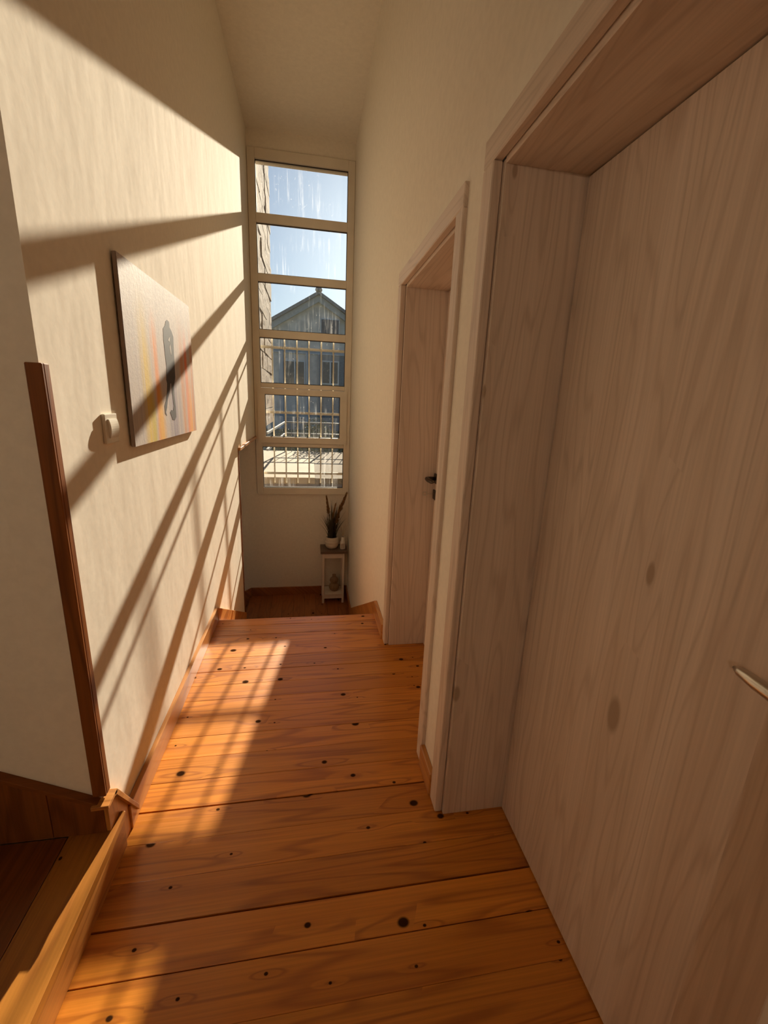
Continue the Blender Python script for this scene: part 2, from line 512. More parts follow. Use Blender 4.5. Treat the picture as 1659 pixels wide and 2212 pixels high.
# block at the foot of the corner with its mitred cap
tr = thing('trim_2', None, None, (XL, 1.2, 0.0))
struct(tr, 'orange pine corner block with mitred cap at the foot of the corner strip', 'trim')
prism('panel', [(YE - 0.012, STEP1), (YE - 0.012, 0.236), (1.168, 0.236), (1.272, 0.075), (1.272, 0.0), (1.192, 0.0), (1.192, STEP1)], 'x', XL, XL + 0.012, M['trim_z'], tr, 0.001)
prism('cap', [(1.150, 0.252), (1.168, 0.252), (1.290, 0.052), (1.290, 0.030), (1.160, 0.240), (1.150, 0.240)], 'x', XL, XL + 0.026, M['trim_y'], tr, 0.001)
prism('cap', [(XL + 0.026, 0.254), (XL + 0.026, 0.242), (XL - 0.022, 0.240), (XL - 0.022, 0.252)], 'y', YE - 0.035, 1.166, M['trim_x'], tr, 0.001)
# sloping skirting up the rising steps
sk = thing('baseboard_stair', None, None, (-0.9, YE, STEP1))
struct(sk, 'dark pine skirting boards with sloping cap beside the rising steps', 'skirting')
def capz(x): return 0.256 - (x + 0.622) * 0.52
prism('board', [(-0.608, STEP1), (-0.748, STEP1), (-0.748, capz(-0.748) - 0.014), (-0.608, capz(-0.608) - 0.014)], 'y', YE - 0.016, YE, M['strip'], sk, 0.001)
prism('board', [(-0.750, STEP1), (-1.9, STEP1), (-1.9, capz(-1.9) - 0.014), (-0.750, capz(-0.750) - 0.014)], 'y', YE - 0.016, YE, M['strip'], sk, 0.001)
prism('cap', [(-0.600, capz(-0.600) - 0.014), (-1.9, capz(-1.9) - 0.014), (-1.9, capz(-1.9)), (-0.600, capz(-0.600))], 'y', YE - 0.026, YE, M['strip_x'], sk, 0.001)
# edge of the far stair opening in the left wall
o = box('trim_3', XL - 0.004, XL + 0.006, 3.812, 3.832, -0.56, 0.985, M['strip'], None, 0.001)
struct(o, 'thin dark wood edge strip at the far end of the painting wall', 'trim')
tr = thing('trim_4', None, None, (XL, 4.4, 0.985))
struct(tr, 'narrow wood ledge over the low stair opening left of the window', 'trim')
box('ledge', XL - 0.13, XL + 0.022, 3.812, 4.06, 0.978, 1.002, M['trim_y'], tr, 0.002)
box('ledge', XL - 0.13, XL + 0.022, 4.075, YW - 0.03, 0.980, 1.006, M['trim_y'], tr, 0.002)

# ------------------------------------------------------------------ window
def glass_mat():
    t = NT('dusty window glass')
    o, x, y, z = t.coords('Object')
    oi = t.n('ObjectInfo')
    rn = t.math('MULTIPLY', oi.outputs['Random'], 50.0)
    streak = t.noise(t.xyz(t.math('MULTIPLY', x, 42.0), rn, t.math('MULTIPLY', z, 2.2)), 1.0, 4.0, 0.6)
    patch = t.noise(t.xyz(t.math('MULTIPLY', x, 3.2), rn, t.math('MULTIPLY', z, 3.6)), 1.0, 3.0, 0.5)
    spots = t.noise(t.xyz(t.math('MULTIPLY', x, 75.0), rn, t.math('MULTIPLY', z, 75.0)), 1.0, 2.0, 0.5)
    s1 = t.math('MULTIPLY', t.rng(streak, 0.50, 0.72, 0.0, 1.0, True), t.rng(patch, 0.42, 0.68, 0.0, 1.0, True))
    s2 = t.math('MULTIPLY', t.rng(spots, 0.68, 0.76, 0.0, 1.0, True), t.rng(patch, 0.35, 0.6, 0.2, 1.0))
    dust = t.math('ADD', t.math('MULTIPLY', s1, 0.10), t.math('MULTIPLY', s2, 0.13))
    dust = t.math('ADD', dust, 0.006, clamp=True)
    tr_ = t.n('BsdfTransparent'); tr_.inputs[0].default_value = (0.96, 0.97, 0.97, 1)
    gl = t.n('BsdfGlossy'); gl.inputs['Roughness'].default_value = 0.02
    tl = t.n('BsdfTranslucent'); tl.inputs[0].default_value = (0.85, 0.85, 0.85, 1)
    fr = t.n('Fresnel'); fr.inputs[0].default_value = 1.25
    m1 = t.n('MixShader'); m2 = t.n('MixShader')
    t.link(dust, m1.inputs[0]); t.link(tr_.outputs[0], m1.inputs[1]); t.link(tl.outputs[0], m1.inputs[2])
    t.link(fr.outputs[0], m2.inputs[0]); t.link(m1.outputs[0], m2.inputs[1]); t.link(gl.outputs[0], m2.inputs[2])
    t.link(m2.outputs[0], t.out.inputs[0])
    return t.m
M['glass'] = glass_mat()

win = thing('window_1', None, None, ((XL + XR) / 2, YW, 0.345))
struct(win, 'tall narrow cream window of six stacked panes at the corridor end', 'window')
F0, F1 = 5.020, 5.085
xa, xb = XL + 0.004, XR - 0.002
gx0, gx1 = -0.531, 0.385
box('frame_jamb', xa, gx0, F0, F1, 0.345, 3.766, M['frame'], win, 0.004)
box('frame_jamb', gx1, xb, F0, F1, 0.345, 3.766, M['frame'], win, 0.004)
box('frame_head', gx0, gx1, F0, F1, 3.676, 3.766, M['frame'], win, 0.003)
for z0, z1 in ((3.130, 3.215), (2.592, 2.667), (2.051, 2.128), (1.535, 1.583), (0.889, 0.930)):
    box('frame_rail', gx0, gx1, F0, F1, z0, z1, M['frame'], win, 0.003)
box('frame_sill', gx0, gx1, F0, F1, 0.345, 0.416, M['frame'], win, 0.003)
box('inner_ledge', xa + 0.01, gx1 + 0.04, F0 - 0.012, F0, 0.338, 0.350, M['frame'], win, 0.003)
def pane(z0, z1, x0=gx0, x1=gx1, parent=win, y=5.056):
    box('pane', x0 + 0.001, x1 - 0.001, y, y + 0.005, z0 + 0.001, z1 - 0.001, M['glass'], parent)
    for zz in (z0, z1 - 0.007):
        box('glazing_seal', x0, x1, y - 0.012, y - 0.001, zz, zz + 0.007, M['seal'], parent)
    for xx in (x0, x1 - 0.006):
        box('glazing_seal', xx, xx + 0.006, y - 0.012, y - 0.001, z0 + 0.007, z1 - 0.007, M['seal'], parent)
for z0, z1 in ((3.215, 3.676), (2.667, 3.130), (2.128, 2.592), (1.583, 2.051), (0.416, 0.889)):
    pane(z0, z1)
# tilting sash
sx0, sx1, sz0, sz1 = -0.570, 0.415, 0.934, 1.531
qx0, qx1, qz0, qz1 = -0.491, 0.338, 1.002, 1.465
bm = bmesh.new()
sc_ = ((sx0 + sx1) / 2, F0, (sz0 + sz1) / 2)
for b in ((sx0, qx0, F0 - 0.014, F1 - 0.01, sz0, sz1), (qx1, sx1, F0 - 0.014, F1 - 0.01, sz0, sz1),
          (qx0, qx1, F0 - 0.014, F1 - 0.01, qz1, sz1), (qx0, qx1, F0 - 0.014, F1 - 0.01, sz0, qz0)):
    add_box(bm, *b, off=sc_)
sash = mesh_obj('sash', bm, M['frame'], win, sc_)
pane(qz0, qz1, qx0, qx1, sash)
for hx in (-0.475, 0.335):
    box('hinge', hx - 0.03, hx - 0.003, F0 - 0.018, F0 - 0.004, sz0 - 0.016, sz0 - 0.002, M['white'], sash, 0.002)
    box('hinge', hx + 0.003, hx + 0.03, F0 - 0.018, F0 - 0.004, sz0 - 0.016, sz0 - 0.002, M['white'], sash, 0.002)
box('pull_latch', -0.12, -0.03, F0 - 0.020, F0 - 0.013, 1.492, 1.504, M['frame'], sash, 0.003)

# ------------------------------------------------------------------ doors
def door(name, label, y0, y1, ztop, leaf_x, leaf_z, handle_near, leaf_y0=None):
    """y0..y1: clear opening between casing edges"""
    cf = XR - 0.014
    base = thing(name, None, None, (XR, (y0 + y1) / 2, 0))
    struct(base, label, 'door')
    cw = 0.066
    for a, b in ((y1, y1 + cw), (y0 - cw, y0)):
        box('casing', cf, XR + 0.012, a, b, 0.001, ztop if True else 0, M['larch_z'], base, 0.003)
    box('casing', cf, XR + 0.012, y0 - cw, y1 + cw, ztop, ztop + cw, M['larch_y'], base, 0.003)
    # linings, slightly proud of the casing edge
    g = 0.012
    box('jamb', XR + 0.013, leaf_x + 0.012, y1 - g, y1 + 0.03, 0.0, ztop, M['larch_z'], base, 0.002)
    box('jamb', XR + 0.013, leaf_x + 0.012, y0 - 0.03, y0 + g, 0.0, ztop, M['larch_z'], base, 0.002)
    box('head_lining', XR + 0.013, leaf_x + 0.012, y0 + g, y1 - g, ztop - g, ztop + 0.02, M['larch_y'], base, 0.002)
    # bright edge lip between casing and lining
    box('backing', leaf_x + 0.0125, leaf_x + 0.016, y0 - 0.02, y1 + 0.02, 0.0, ztop + 0.02, M['black'], base)
    leaf = box('door_leaf', leaf_x, leaf_x + 0.0115, y0 + g + 0.005, y1 - g - 0.005, 0.006, ztop - g - 0.004, M['larch_z'], base, 0.0015)
    return base, leaf

d1, leaf1 = door('door_1', 'nearest pale whitewashed wood door at the right with lever handle', 0.220, 1.169, 2.019, 0.694, 0, True)
d2, leaf2 = door('door_2', 'further pale whitewashed wood door standing deep in its frame', 1.448, 2.280, 1.998, 0.686, 0, False)
box('edge_band', 0.6928, 0.6939, 0.244, 0.451, 0.0065, 2.003, M['larch_z'], leaf1, 0.0004)

# lever of the near door
hy, hz, hx = 0.372, 1.052, 0.693
h = box('handle', hx - 0.008, hx, hy - 0.026, hy + 0.026, hz - 0.026, hz + 0.026, M['metal'], leaf1, 0.006, 3)
h['label'] = 'brushed metal lever handle'
tube('lever', [(hx - 0.006, hy, hz), (hx - 0.034, hy, hz), (hx - 0.047, hy + 0.006, hz), (hx - 0.050, hy + 0.035, hz + 0.001), (hx - 0.048, hy + 0.07, hz + 0.002), (hx - 0.045, hy + 0.098, hz + 0.003), (hx - 0.044, hy + 0.109, hz + 0.003)],
     [0.011, 0.011, 0.0115, 0.0115, 0.0105, 0.008, 0.003], M['metal'], leaf1, 14)
# lever and key plate of the far door
hy, hz, hx = 2.236, 1.036, 0.686
box('handle', hx - 0.009, hx, hy - 0.027, hy + 0.027, hz - 0.027, hz + 0.027, M['bronze'], leaf2, 0.005, 2)
tube('lever', [(hx - 0.006, hy, hz), (hx - 0.04, hy, hz), (hx - 0.056, hy - 0.008, hz), (hx - 0.058, hy - 0.04, hz - 0.001), (hx - 0.054, hy - 0.09, hz - 0.002), (hx - 0.050, hy - 0.108, hz - 0.002)],
     [0.011, 0.012, 0.0125, 0.012, 0.010, 0.004], M['bronze'], leaf2, 12)
kz = 0.945
box('key_plate', hx - 0.009, hx, hy - 0.027, hy + 0.027, kz - 0.027, kz + 0.027, M['bronze'], leaf2, 0.005, 2)
bm = bmesh.new()
add_tube(bm, [(hx - 0.05, hy, kz + 0.006), (hx - 0.005, hy, kz + 0.006)], 0.002, 6, (hx, hy, kz))
for b in ((hx - 0.074, hx - 0.069, kz - 0.004, kz + 0.018), (hx - 0.053, hx - 0.048, kz - 0.004, kz + 0.018)):
    add_box(bm, b[0], b[1], hy - 0.0015, hy + 0.0015, b[2], b[3], (hx, hy, kz))
for b in ((kz - 0.004, kz + 0.0), (kz + 0.014, kz + 0.018)):
    add_box(bm, hx - 0.069, hx - 0.053, hy - 0.0015, hy + 0.0015, b[0], b[1], (hx, hy, kz))
ky_ = mesh_obj('door_key', bm, M['metal'], None, (hx, hy, kz))
tag(ky_, 'small metal key sticking out of the lock of the further door', 'key')

# ------------------------------------------------------------------ painting
def painting_mat():
    t = NT('streaked canvas paint')
    o, x, y, z = t.coords('Object')     # y across (-.41..+.41), z up (-.3..+.3)
    drip = t.noise(t.xyz(0.0, t.math('MULTIPLY', y, 46.0), t.math('MULTIPLY', z, 1.6)), 1.0, 4.0, 0.6)
    wob = t.math('MULTIPLY', t.math('SUBTRACT', t.noise(t.xyz(0.0, t.math('MULTIPLY', y, 9.0), t.math('MULTIPLY', z, 3.0)), 1.0, 2.0), 0.5), 0.05)
    yy = t.math('ADD', y, wob)
    c = t.mix(t.rng(drip, 0.3, 0.7), (0.56, 0.48, 0.42), (0.44, 0.37, 0.36))
    mott = t.noise(o, 60.0, 4.0, 0.7)
    c = t.mix(t.math('MULTIPLY', t.rng(mott, 0.45, 0.65), t.rng(z, -0.05, 0.2)), c, (0.60, 0.52, 0.48))
    def band(center, wdt, col, z_lo, z_hi, amt, c_):
        dd = t.math('ABSOLUTE', t.math('SUBTRACT', yy, center))
        m_ = t.rng(dd, 0.0, wdt, 1.0, 0.0, True)
        m_ = t.math('MULTIPLY', m_, t.rng(z, z_hi, z_lo, 0.0, 1.0, True))
        m_ = t.math('MULTIPLY', m_, t.rng(drip, 0.30, 0.52, 0.25, 1.0))
        return t.mix(t.math('MULTIPLY', m_, amt), c_, col)
    c = band(0.060, 0.13, (0.27, 0.22, 0.27), -0.15, 0.12, 0.9, c)
    c = band(-0.250, 0.075, (0.70, 0.47, 0.07), -0.02, 0.28, 1.0, c)
    c = band(-0.215, 0.05, (0.58, 0.44, 0.05), -0.25, -0.02, 0.9, c)
    c = band(-0.140, 0.050, (0.78, 0.25, 0.04), 0.05, 0.22, 1.0, c)
    c = band(-0.120, 0.065, (0.76, 0.40, 0.05), -0.22, -0.02, 0.95, c)
    c = band(0.215, 0.06, (0.58, 0.26, 0.12), 0.0, 0.27, 0.9, c)
    c = band(0.285, 0.045, (0.72, 0.16, 0.04), 0.02, 0.22, 1.0, c)
    c = band(0.330, 0.075, (0.80, 0.34, 0.06), -0.2, 0.08, 1.0, c)
    c = band(0.385, 0.045, (0.60, 0.24, 0.08), 0.05, 0.27, 0.8, c)
    weave = t.noise(o, 260.0, 2.0)
    t.principled(c, 0.7, t.bump(t.math('ADD', mott, t.math('MULTIPLY', weave, 0.4)), 0.30, 0.002), 0.0, 0.25)
    return t.m
M['canvas'] = painting_mat()
M['canvas_side'] = plain('canvas edge', (0.36, 0.28, 0.24), 0.7)
M['figure'] = plain('charcoal figure paint', (0.060, 0.045, 0.040), 0.7, var=0.15, spec=0.2)
py0, py1, pz0, pz1 = 1.592, 2.420, 1.246, 1.848
pf = XL + 0.019
pt = thing('painting', 'unframed canvas of an embracing couple in silhouette among yellow and orange drips', 'painting', (XL + 0.01, (py0 + py1) / 2, pz0))
box('stretcher', XL, XL + 0.005, py0 + 0.02, py1 - 0.02, pz0 + 0.02, pz1 - 0.02, M['black'], pt)
box('canvas_wrap', XL + 0.005, pf - 0.001, py0, py1, pz0, pz1, M['canvas_side'], pt, 0.002)
cv = box('canvas', pf - 0.001, pf, py0 + 0.001, py1 - 0.001, pz0 + 0.001, pz1 - 0.001, M['canvas'], pt)
SIL = [(2.053, 1.726), (2.077, 1.722), (2.079, 1.7), (2.101, 1.69), (2.123, 1.67), (2.116, 1.613), (2.112, 1.566), (2.106, 1.499), (2.087, 1.472), (2.074, 1.455), (2.075, 1.407), (2.081, 1.368), (2.078, 1.329), (2.057, 1.316), (2.022, 1.318), (2.013, 1.331), (1.996, 1.351), (2.017, 1.36), (2.042, 1.357), (2.054, 1.378), (2.047, 1.426), (2.043, 1.471), (2.031, 1.47), (2.012, 1.435), (1.981, 1.407), (1.959, 1.37), (1.943, 1.353), (1.95, 1.338), (1.931, 1.346), (1.929, 1.378), (1.952, 1.398), (1.971, 1.425), (1.988, 1.469), (1.979, 1.484), (1.996, 1.535), (1.99, 1.578), (1.985, 1.643), (1.99, 1.683), (2.02, 1.7), (2.031, 1.717)]
fg = prism('figure', SIL, 'x', pf, pf + 0.0006, M['figure'], cv)
fg['label'] = 'dark silhouette of an embracing couple'
M['pale_gap'] = plain('pale paint gap', (0.50, 0.44, 0.40), 0.5)
for q in ([(2.045, 1.645), (2.062, 1.640), (2.072, 1.662), (2.058, 1.655)], [(2.058, 1.618), (2.068, 1.634), (2.076, 1.600), (2.070, 1.586)]):
    prism('paint_gap', q, 'x', pf + 0.0006, pf + 0.0009, M['pale_gap'], cv)

# ------------------------------------------------------------------ light switch
sw = thing('light_switch', 'white rocker light switch on the wall left of the painting', 'light switch', (XL, 1.45, 1.275))
box('plate', XL, XL + 0.010, 1.408, 1.492, 1.274, 1.362, M['plastic'], sw, 0.003, 2)
bm = bmesh.new()
c = Vector((XL + 0.010, 1.452, 1.318))
for i in range(8):
    a0, a1 = -0.028 + i * 0.007, -0.028 + (i + 1) * 0.007
    h0, h1 = (0.004 + 0.005 * (1 - (a / 0.028) ** 2) for a in (a0, a1))
    v = [bm.verts.new(p) for p in ((0, -0.028, a0), (0, 0.028, a0), (h0, 0.028, a0), (h0, -0.028, a0), (0, -0.028, a1), (0, 0.028, a1), (h1, 0.028, a1), (h1, -0.028, a1))]
    for q in ((3, 2, 6, 7), (0, 3, 7, 4), (1, 5, 6, 2)):
        bm.faces.new([v[k] for k in q])
    if i == 0: bm.faces.new((v[0], v[1], v[2], v[3]))
    if i == 7: bm.faces.new((v[4], v[7], v[6], v[5]))
bmesh.ops.remove_doubles(bm, verts=bm.verts[:], dist=1e-5)
mesh_obj('rocker', bm, M['plastic'], sw, c)

# ------------------------------------------------------------------ small side table on the landing
M['tbl_white'] = plain('table white paint', (0.78, 0.66, 0.56), 0.5, var=0.03)
M['tbl_top'] = wood('grey brown table top', 'x', (0.17, 0.105, 0.07), (0.14, 0.085, 0.055), (0.09, 0.05, 0.03), rough=0.4, contrast=0.6)
tb = thing('side_table', 'small white side table with brown top and low shelf below the window', 'side table', (0.275, 4.88, ZL))
tx0, tx1, ty0, ty1 = 0.141, 0.401, 4.748, 4.992
box('table_top', 0.121, 0.432, 4.732, 5.008, -0.312, -0.282, M['tbl_top'], tb, 0.003)
for lx in (tx0, tx1 - 0.026):
    for ly in (ty0, ty1 - 0.026):
        box('leg', lx, lx + 0.026, ly, ly + 0.026, ZL, -0.312, M['tbl_white'], tb, 0.002)
for ly in (ty0 + 0.004, ty1 - 0.022):
    box('apron', tx0 + 0.026, tx1 - 0.026, ly, ly + 0.018, -0.370, -0.312, M['tbl_white'], tb)
for lx in (tx0 + 0.004, tx1 - 0.022):
    box('apron', lx, lx + 0.018, ty0 + 0.026, ty1 - 0.026, -0.370, -0.312, M['tbl_white'], tb)
box('shelf_rail', tx0 + 0.026, tx1 - 0.026, ty0 + 0.002, ty0 + 0.02, -0.885, -0.845, M['tbl_white'], tb)
box('shelf', tx0 + 0.002, tx1 - 0.002, ty0 + 0.002, ty1 - 0.002, -0.845, -0.830, M['tbl_white'], tb, 0.002)

# potted grass
M['pot'] = plain('cream glazed pot', (0.68, 0.58, 0.46), 0.45, var=0.04)
M['soil'] = plain('dark soil', (0.02, 0.014, 0.01), 0.95)
def blade_mat(nm, a, b):
    t = NT(nm)
    o, x, y, z = t.coords('Object')
    c = t.mix(t.rng(z, 0.0, 0.4), a, b)
    t.principled(c, 0.55)
    return t.m
M['blade'] = blade_mat('dark grass blades', (0.012, 0.014, 0.010), (0.09, 0.075, 0.045))
M['plume'] = plain('brown dried plume', (0.30, 0.155, 0.055), 0.7, var=0.35, scale=40)
pc = Vector((0.256, 4.868, -0.282))
pp = thing('potted_plant', 'ribbed cream pot of dark grass with brown plumes on the small table', 'potted plant', pc)
prof = [(0.040, 0.0), (0.056, 0.006), (0.070, 0.022), (0.0785, 0.042), (0.079, 0.052), (0.0755, 0.060), (0.079, 0.067), (0.082, 0.080), (0.0805, 0.092), (0.0755, 0.098),
        (0.0775, 0.104), (0.078, 0.114), (0.075, 0.126), (0.069, 0.137), (0.065, 0.141), (0.061, 0.139), (0.061, 0.125)]
lathe('pot', prof, M['pot'], pp, pc, 40)
lathe('soil', [(0.060, 0.118), (0.058, 0.126), (0.0, 0.128)], M['soil'], pp, pc, 24)
bm = bmesh.new()
rg = random.Random(3)
for i in range(190):
    a = rg.uniform(0, 2 * math.pi)
    r0 = rg.uniform(0.0, 0.045)
    lean = rg.uniform(0.0, 1.0) ** 1.6 * 0.15
    hgt = rg.uniform(0.22, 0.42) * (1.0 - lean * 1.2)
    if i < 6:
        hgt, lean = rg.uniform(0.46, 0.52), rg.uniform(0.0, 0.03)
    bx, by = r0 * math.cos(a), r0 * math.sin(a)
    ex, ey = bx + lean * math.cos(a), by + lean * math.sin(a)
    if pc.x + ex > 0.44: ex = 0.44 - pc.x
    if pc.y + ey > 5.0: ey = 5.0 - pc.y
    wdt = rg.uniform(0.003, 0.0055)
    sx_, sy_ = -math.sin(a + 0.6) * wdt, math.cos(a + 0.6) * wdt
    prev = None
    for k in range(5):
        s = k / 4
        cx_ = bx + (ex - bx) * s ** 1.7
        cy_ = by + (ey - by) * s ** 1.7
        cz_ = 0.12 + hgt * s
        tw = (1 - s) ** 0.7 + 0.06
        cur = (bm.verts.new((cx_ - sx_ * tw, cy_ - sy_ * tw, cz_)), bm.verts.new((cx_ + sx_ * tw, cy_ + sy_ * tw, cz_)))
        if prev:
            bm.faces.new((prev[0], prev[1], cur[1], cur[0]))
        prev = cur
gb = mesh_obj('grass_blades', bm, M['blade'], pp, pc)
gb['kind'] = 'stuff'
def plume(base, tip, wd, n_, seed):
    rg_ = random.Random(seed)
    bm_ = bmesh.new()
    base, tip = Vector(base), Vector(tip)
    ax_ = (tip - base)
    L = ax_.length
    ax_.normalize()
    s0 = ax_.cross(Vector((0, 1, 0))).normalized()
    q0 = ax_.cross(s0)
    st_ = base
    add_tube(bm_, [(0.256 - pc.x + pc.x, 4.868, -0.16), base, tip], [0.002, 0.002, 0.001], 5, pc)
    for i_ in range(n_):
        s_ = rg_.random()
        p_ = base + ax_ * (L * s_ * 0.92)
        an = rg_.uniform(0, 6.28)
        rad_ = wd * (1 - 0.75 * s_) * rg_.uniform(0.5, 1.0)
        out_ = (s0 * math.cos(an) + q0 * math.sin(an))
        e_ = p_ + out_ * rad_ + ax_ * rg_.uniform(0.02, 0.05)
        e_.x = min(e_.x, 0.448); e_.y = min(e_.y, 5.012)
        wv = ax_.cross(out_).normalized() * 0.009
        m_ = (p_ + e_) / 2
        vs_ = [bm_.verts.new(v_ - pc) for v_ in (p_, m_ + wv, e_, m_ - wv)]
        bm_.faces.new(vs_)
    return mesh_obj('plume', bm_, M['plume'], pp, pc)
plume((0.215, 4.85, 0.14), (0.186, 4.83, 0.355), 0.032, 150, 1)
plume((0.335, 4.87, 0.16), (0.425, 4.88, 0.392), 0.042, 190, 2)
plume((0.300, 4.85, 0.02), (0.345, 4.84, 0.235), 0.040, 160, 4)
plume((0.255, 4.83, 0.08), (0.290, 4.82, 0.265), 0.018, 80, 5)

# reed diffuser
M['frost'] = plain('white glass bottle', (0.76, 0.68, 0.60), 0.25, var=0.02)
M['lab'] = plain('paper label', (0.55, 0.46, 0.38), 0.6, var=0.25, scale=70)
M['reed'] = plain('pale reeds', (0.55, 0.42, 0.28), 0.7)
bc = Vector((0.383, 4.828, -0.282))
rd = thing('reed_diffuser', 'white glass diffuser bottle with pale reed sticks beside the cream pot', 'reed diffuser', bc)
bot = lathe('bottle', [(0.026, 0.0), (0.031, 0.003), (0.032, 0.01), (0.032, 0.082), (0.029, 0.094), (0.0215, 0.100), (0.0215, 0.147), (0.020, 0.149), (0.010, 0.149), (0.010, 0.147)], M['frost'], rd, bc, 28)
box('paper_label', bc.x - 0.020, bc.x + 0.020, bc.y - 0.0335, bc.y - 0.031, bc.z + 0.022, bc.z + 0.074, M['lab'], bot)
lathe('opening', [(0.0105, 0.148), (0.0, 0.1495)], M['black'], bot, bc, 16)
for dx, dy, hz_ in ((-0.034, 0.01, 0.31), (-0.022, -0.02, 0.275), (0.028, 0.02, 0.295), (0.044, -0.01, 0.300), (0.010, 0.03, 0.28)):
    tube('reed', [bc + Vector((-dx * 0.1, -dy * 0.1, 0.14)), bc + Vector((dx, dy, hz_))], 0.0016, M['reed'], rd, 6)

# gourd vase on the shelf
M['gourd'] = plain('brown ribbed ceramic', (0.34, 0.205, 0.105), 0.55, var=0.1)
vc = Vector((0.288, 4.862, -0.830))
gv = []
def bulb(z0, z1, rmax, rmin0, rmin1, n_=9):
    return [((rmin0 + (rmin1 - rmin0) * i / n_) + (rmax - (rmin0 + (rmin1 - rmin0) * i / n_)) * math.sin(math.pi * i / n_) ** 0.7, z0 + (z1 - z0) * i / n_) for i in range(n_ + 1)]
prof = bulb(0.0, 0.098, 0.059, 0.030, 0.036) + bulb(0.100, 0.178, 0.050, 0.036, 0.022)[1:] + [(0.0215, 0.190), (0.022, 0.207), (0.018, 0.208), (0.017, 0.195)]
vs = lathe('vase', prof, M['gourd'], None, vc, 72, 18, 0.09)
tag(vs, 'brown ribbed gourd-shaped vase on the low shelf of the small table', 'vase')

# ------------------------------------------------------------------ fill light added unseen behind the camera
M['shade'] = plain('dark metal added fill lamp shade', (0.10, 0.07, 0.05), 0.5)
def added_bulb_mat():
    t = NT('lit added fill bulb')
    e = t.n('Emission'); e.inputs[0].default_value = (1.0, 0.72, 0.45, 1); e.inputs[1].default_value = 12.0
    t.link(e.outputs[0], t.out.inputs[0])
    return t.m
lp = Vector((-1.3, -1.4, 2.05))
pl = thing('added_fill_lamp', 'dark metal fill lamp added unseen behind the viewer', 'fill lamp', lp)
lathe('shade', [(0.205, 0.0), (0.208, 0.0), (0.17, 0.10), (0.10, 0.17), (0.04, 0.20), (0.036, 0.198), (0.095, 0.166), (0.165, 0.098), (0.203, 0.002)], M['shade'], pl, lp, 36)  # added shade keeps the fill light off the upper walls
tube('added_lamp_cord', [lp + Vector((0, 0, 0.19)), (lp.x, lp.y, ZC)], 0.004, M['shade'], pl, 6)
lathe('added_fill_bulb', [(0.0, 0.075), (0.02, 0.078), (0.028, 0.086), (0.028, 0.096), (0.020, 0.108), (0.014, 0.115), (0.014, 0.14), (0.0, 0.14)], added_bulb_mat(), pl, lp, 20)
ld = bpy.data.lights.new('added_fill_light', 'POINT')  # added light that lifts the end wall, doors and jambs
ld.energy = 62.0
ld.color = (1.0, 0.80, 0.58)
ld.shadow_soft_size = 0.034
lo = bpy.data.objects.new('added_fill_light', ld)
COL.objects.link(lo)
place(lo, lp + Vector((0, 0, 0.019)), pl)

# ------------------------------------------------------------------ outside: grille
gr = thing('window_grille', 'cream metal bar grille outside the lower window panes', 'window grille', (-0.07, 5.12, 0.45))
GY = 5.122
for zz in (1.965, 1.270, 0.572):
    box('flat_bar', -0.556, 0.452, GY - 0.006, GY, zz - 0.014, zz + 0.014, M['grille'], gr)
for xx in (-0.545, -0.409, -0.276, -0.142, -0.010, 0.126, 0.262, 0.396):
    box('upright', xx - 0.008, xx + 0.008, GY, GY + 0.014, 0.458, 2.085, M['grille'], gr, 0.002)

# stone walls flanking the window outside
def stone_mat():
    t = NT('rough tan stone')
    o, x, y, z = t.coords('Object')
    oi = t.n('ObjectInfo')
    n1 = t.noise(o, 26.0, 5.0, 0.65, 0.8)
    n2 = t.noise(o, 90.0, 4.0, 0.6)
    c = t.ramp(n1, [(0.3, (0.09, 0.052, 0.028)), (0.5, (0.21, 0.14, 0.08)), (0.75, (0.29, 0.205, 0.125))])
    k = t.rng(oi.outputs['Random'], 0.0, 1.0, 0.85, 1.12)
    c = t.mix(1.0, c, t.xyz(k, k, k), 'MULTIPLY')
    t.principled(c, 0.9, t.bump(t.math('ADD', n1, t.math('MULTIPLY', n2, 0.4)), 0.8, 0.02))
    return t.m
M['stone'] = stone_mat()
M['mortar'] = plain('sandy mortar', (0.22, 0.15, 0.09), 0.95, bump=0.3)
sw_l = box('stone_wall', -1.05, -0.585, 5.16, 6.98, 1.06, 5.2, M['mortar'])
tag(sw_l, 'rough tan stone wall standing outside left of the window', 'stone wall')
rs = random.Random(11)
zc = 1.07
def stone(y0, y1, z0, z1, x1):
    bm_ = bmesh.new()
    c_ = Vector((x1 - 0.05, (y0 + y1) / 2, (z0 + z1) / 2))
    add_box(bm_, x1 - 0.09, x1, y0, y1, z0, z1, c_)
    bmesh.ops.subdivide_edges(bm_, edges=bm_.edges[:], cuts=3, use_grid_fill=True)
    for v_ in bm_.verts:
        p_ = v_.co + c_
        a_ = 0.5 * min(1, 12 * min(p_.y - y0, y1 - p_.y, p_.z - z0, z1 - p_.z) + 0.25)
        nn = noise.noise(p_ * 9.0)
        v_.co.x += (nn * 0.020 * a_ * 2) if v_.co.x > 0 else 0
        v_.co.y += noise.noise(p_ * 11.0 + Vector((5, 5, 5))) * 0.007
    mesh_obj('stone', bm_, M['stone'], sw_l, c_)
while zc < 5.1:
    hh = rs.uniform(0.19, 0.25)
    yc = 5.18
    while yc < 6.95:
        ww = rs.uniform(0.35, 0.75)
        if 7.0 - (yc + ww) < 0.25: ww = 7.0 - yc + rs.uniform(-0.015, 0.02)
        stone(yc + 0.006, yc + ww - 0.006, zc + 0.006, zc + hh - 0.006, -0.553 + rs.uniform(-0.012, 0.006))
        yc += ww
    zc += hh
sw_r = box('stone_wall', 0.515, 1.1, 5.16, 6.20, -0.9, 5.2, M['mortar'])
tag(sw_r, 'stone wall standing outside right of the window', 'stone wall')

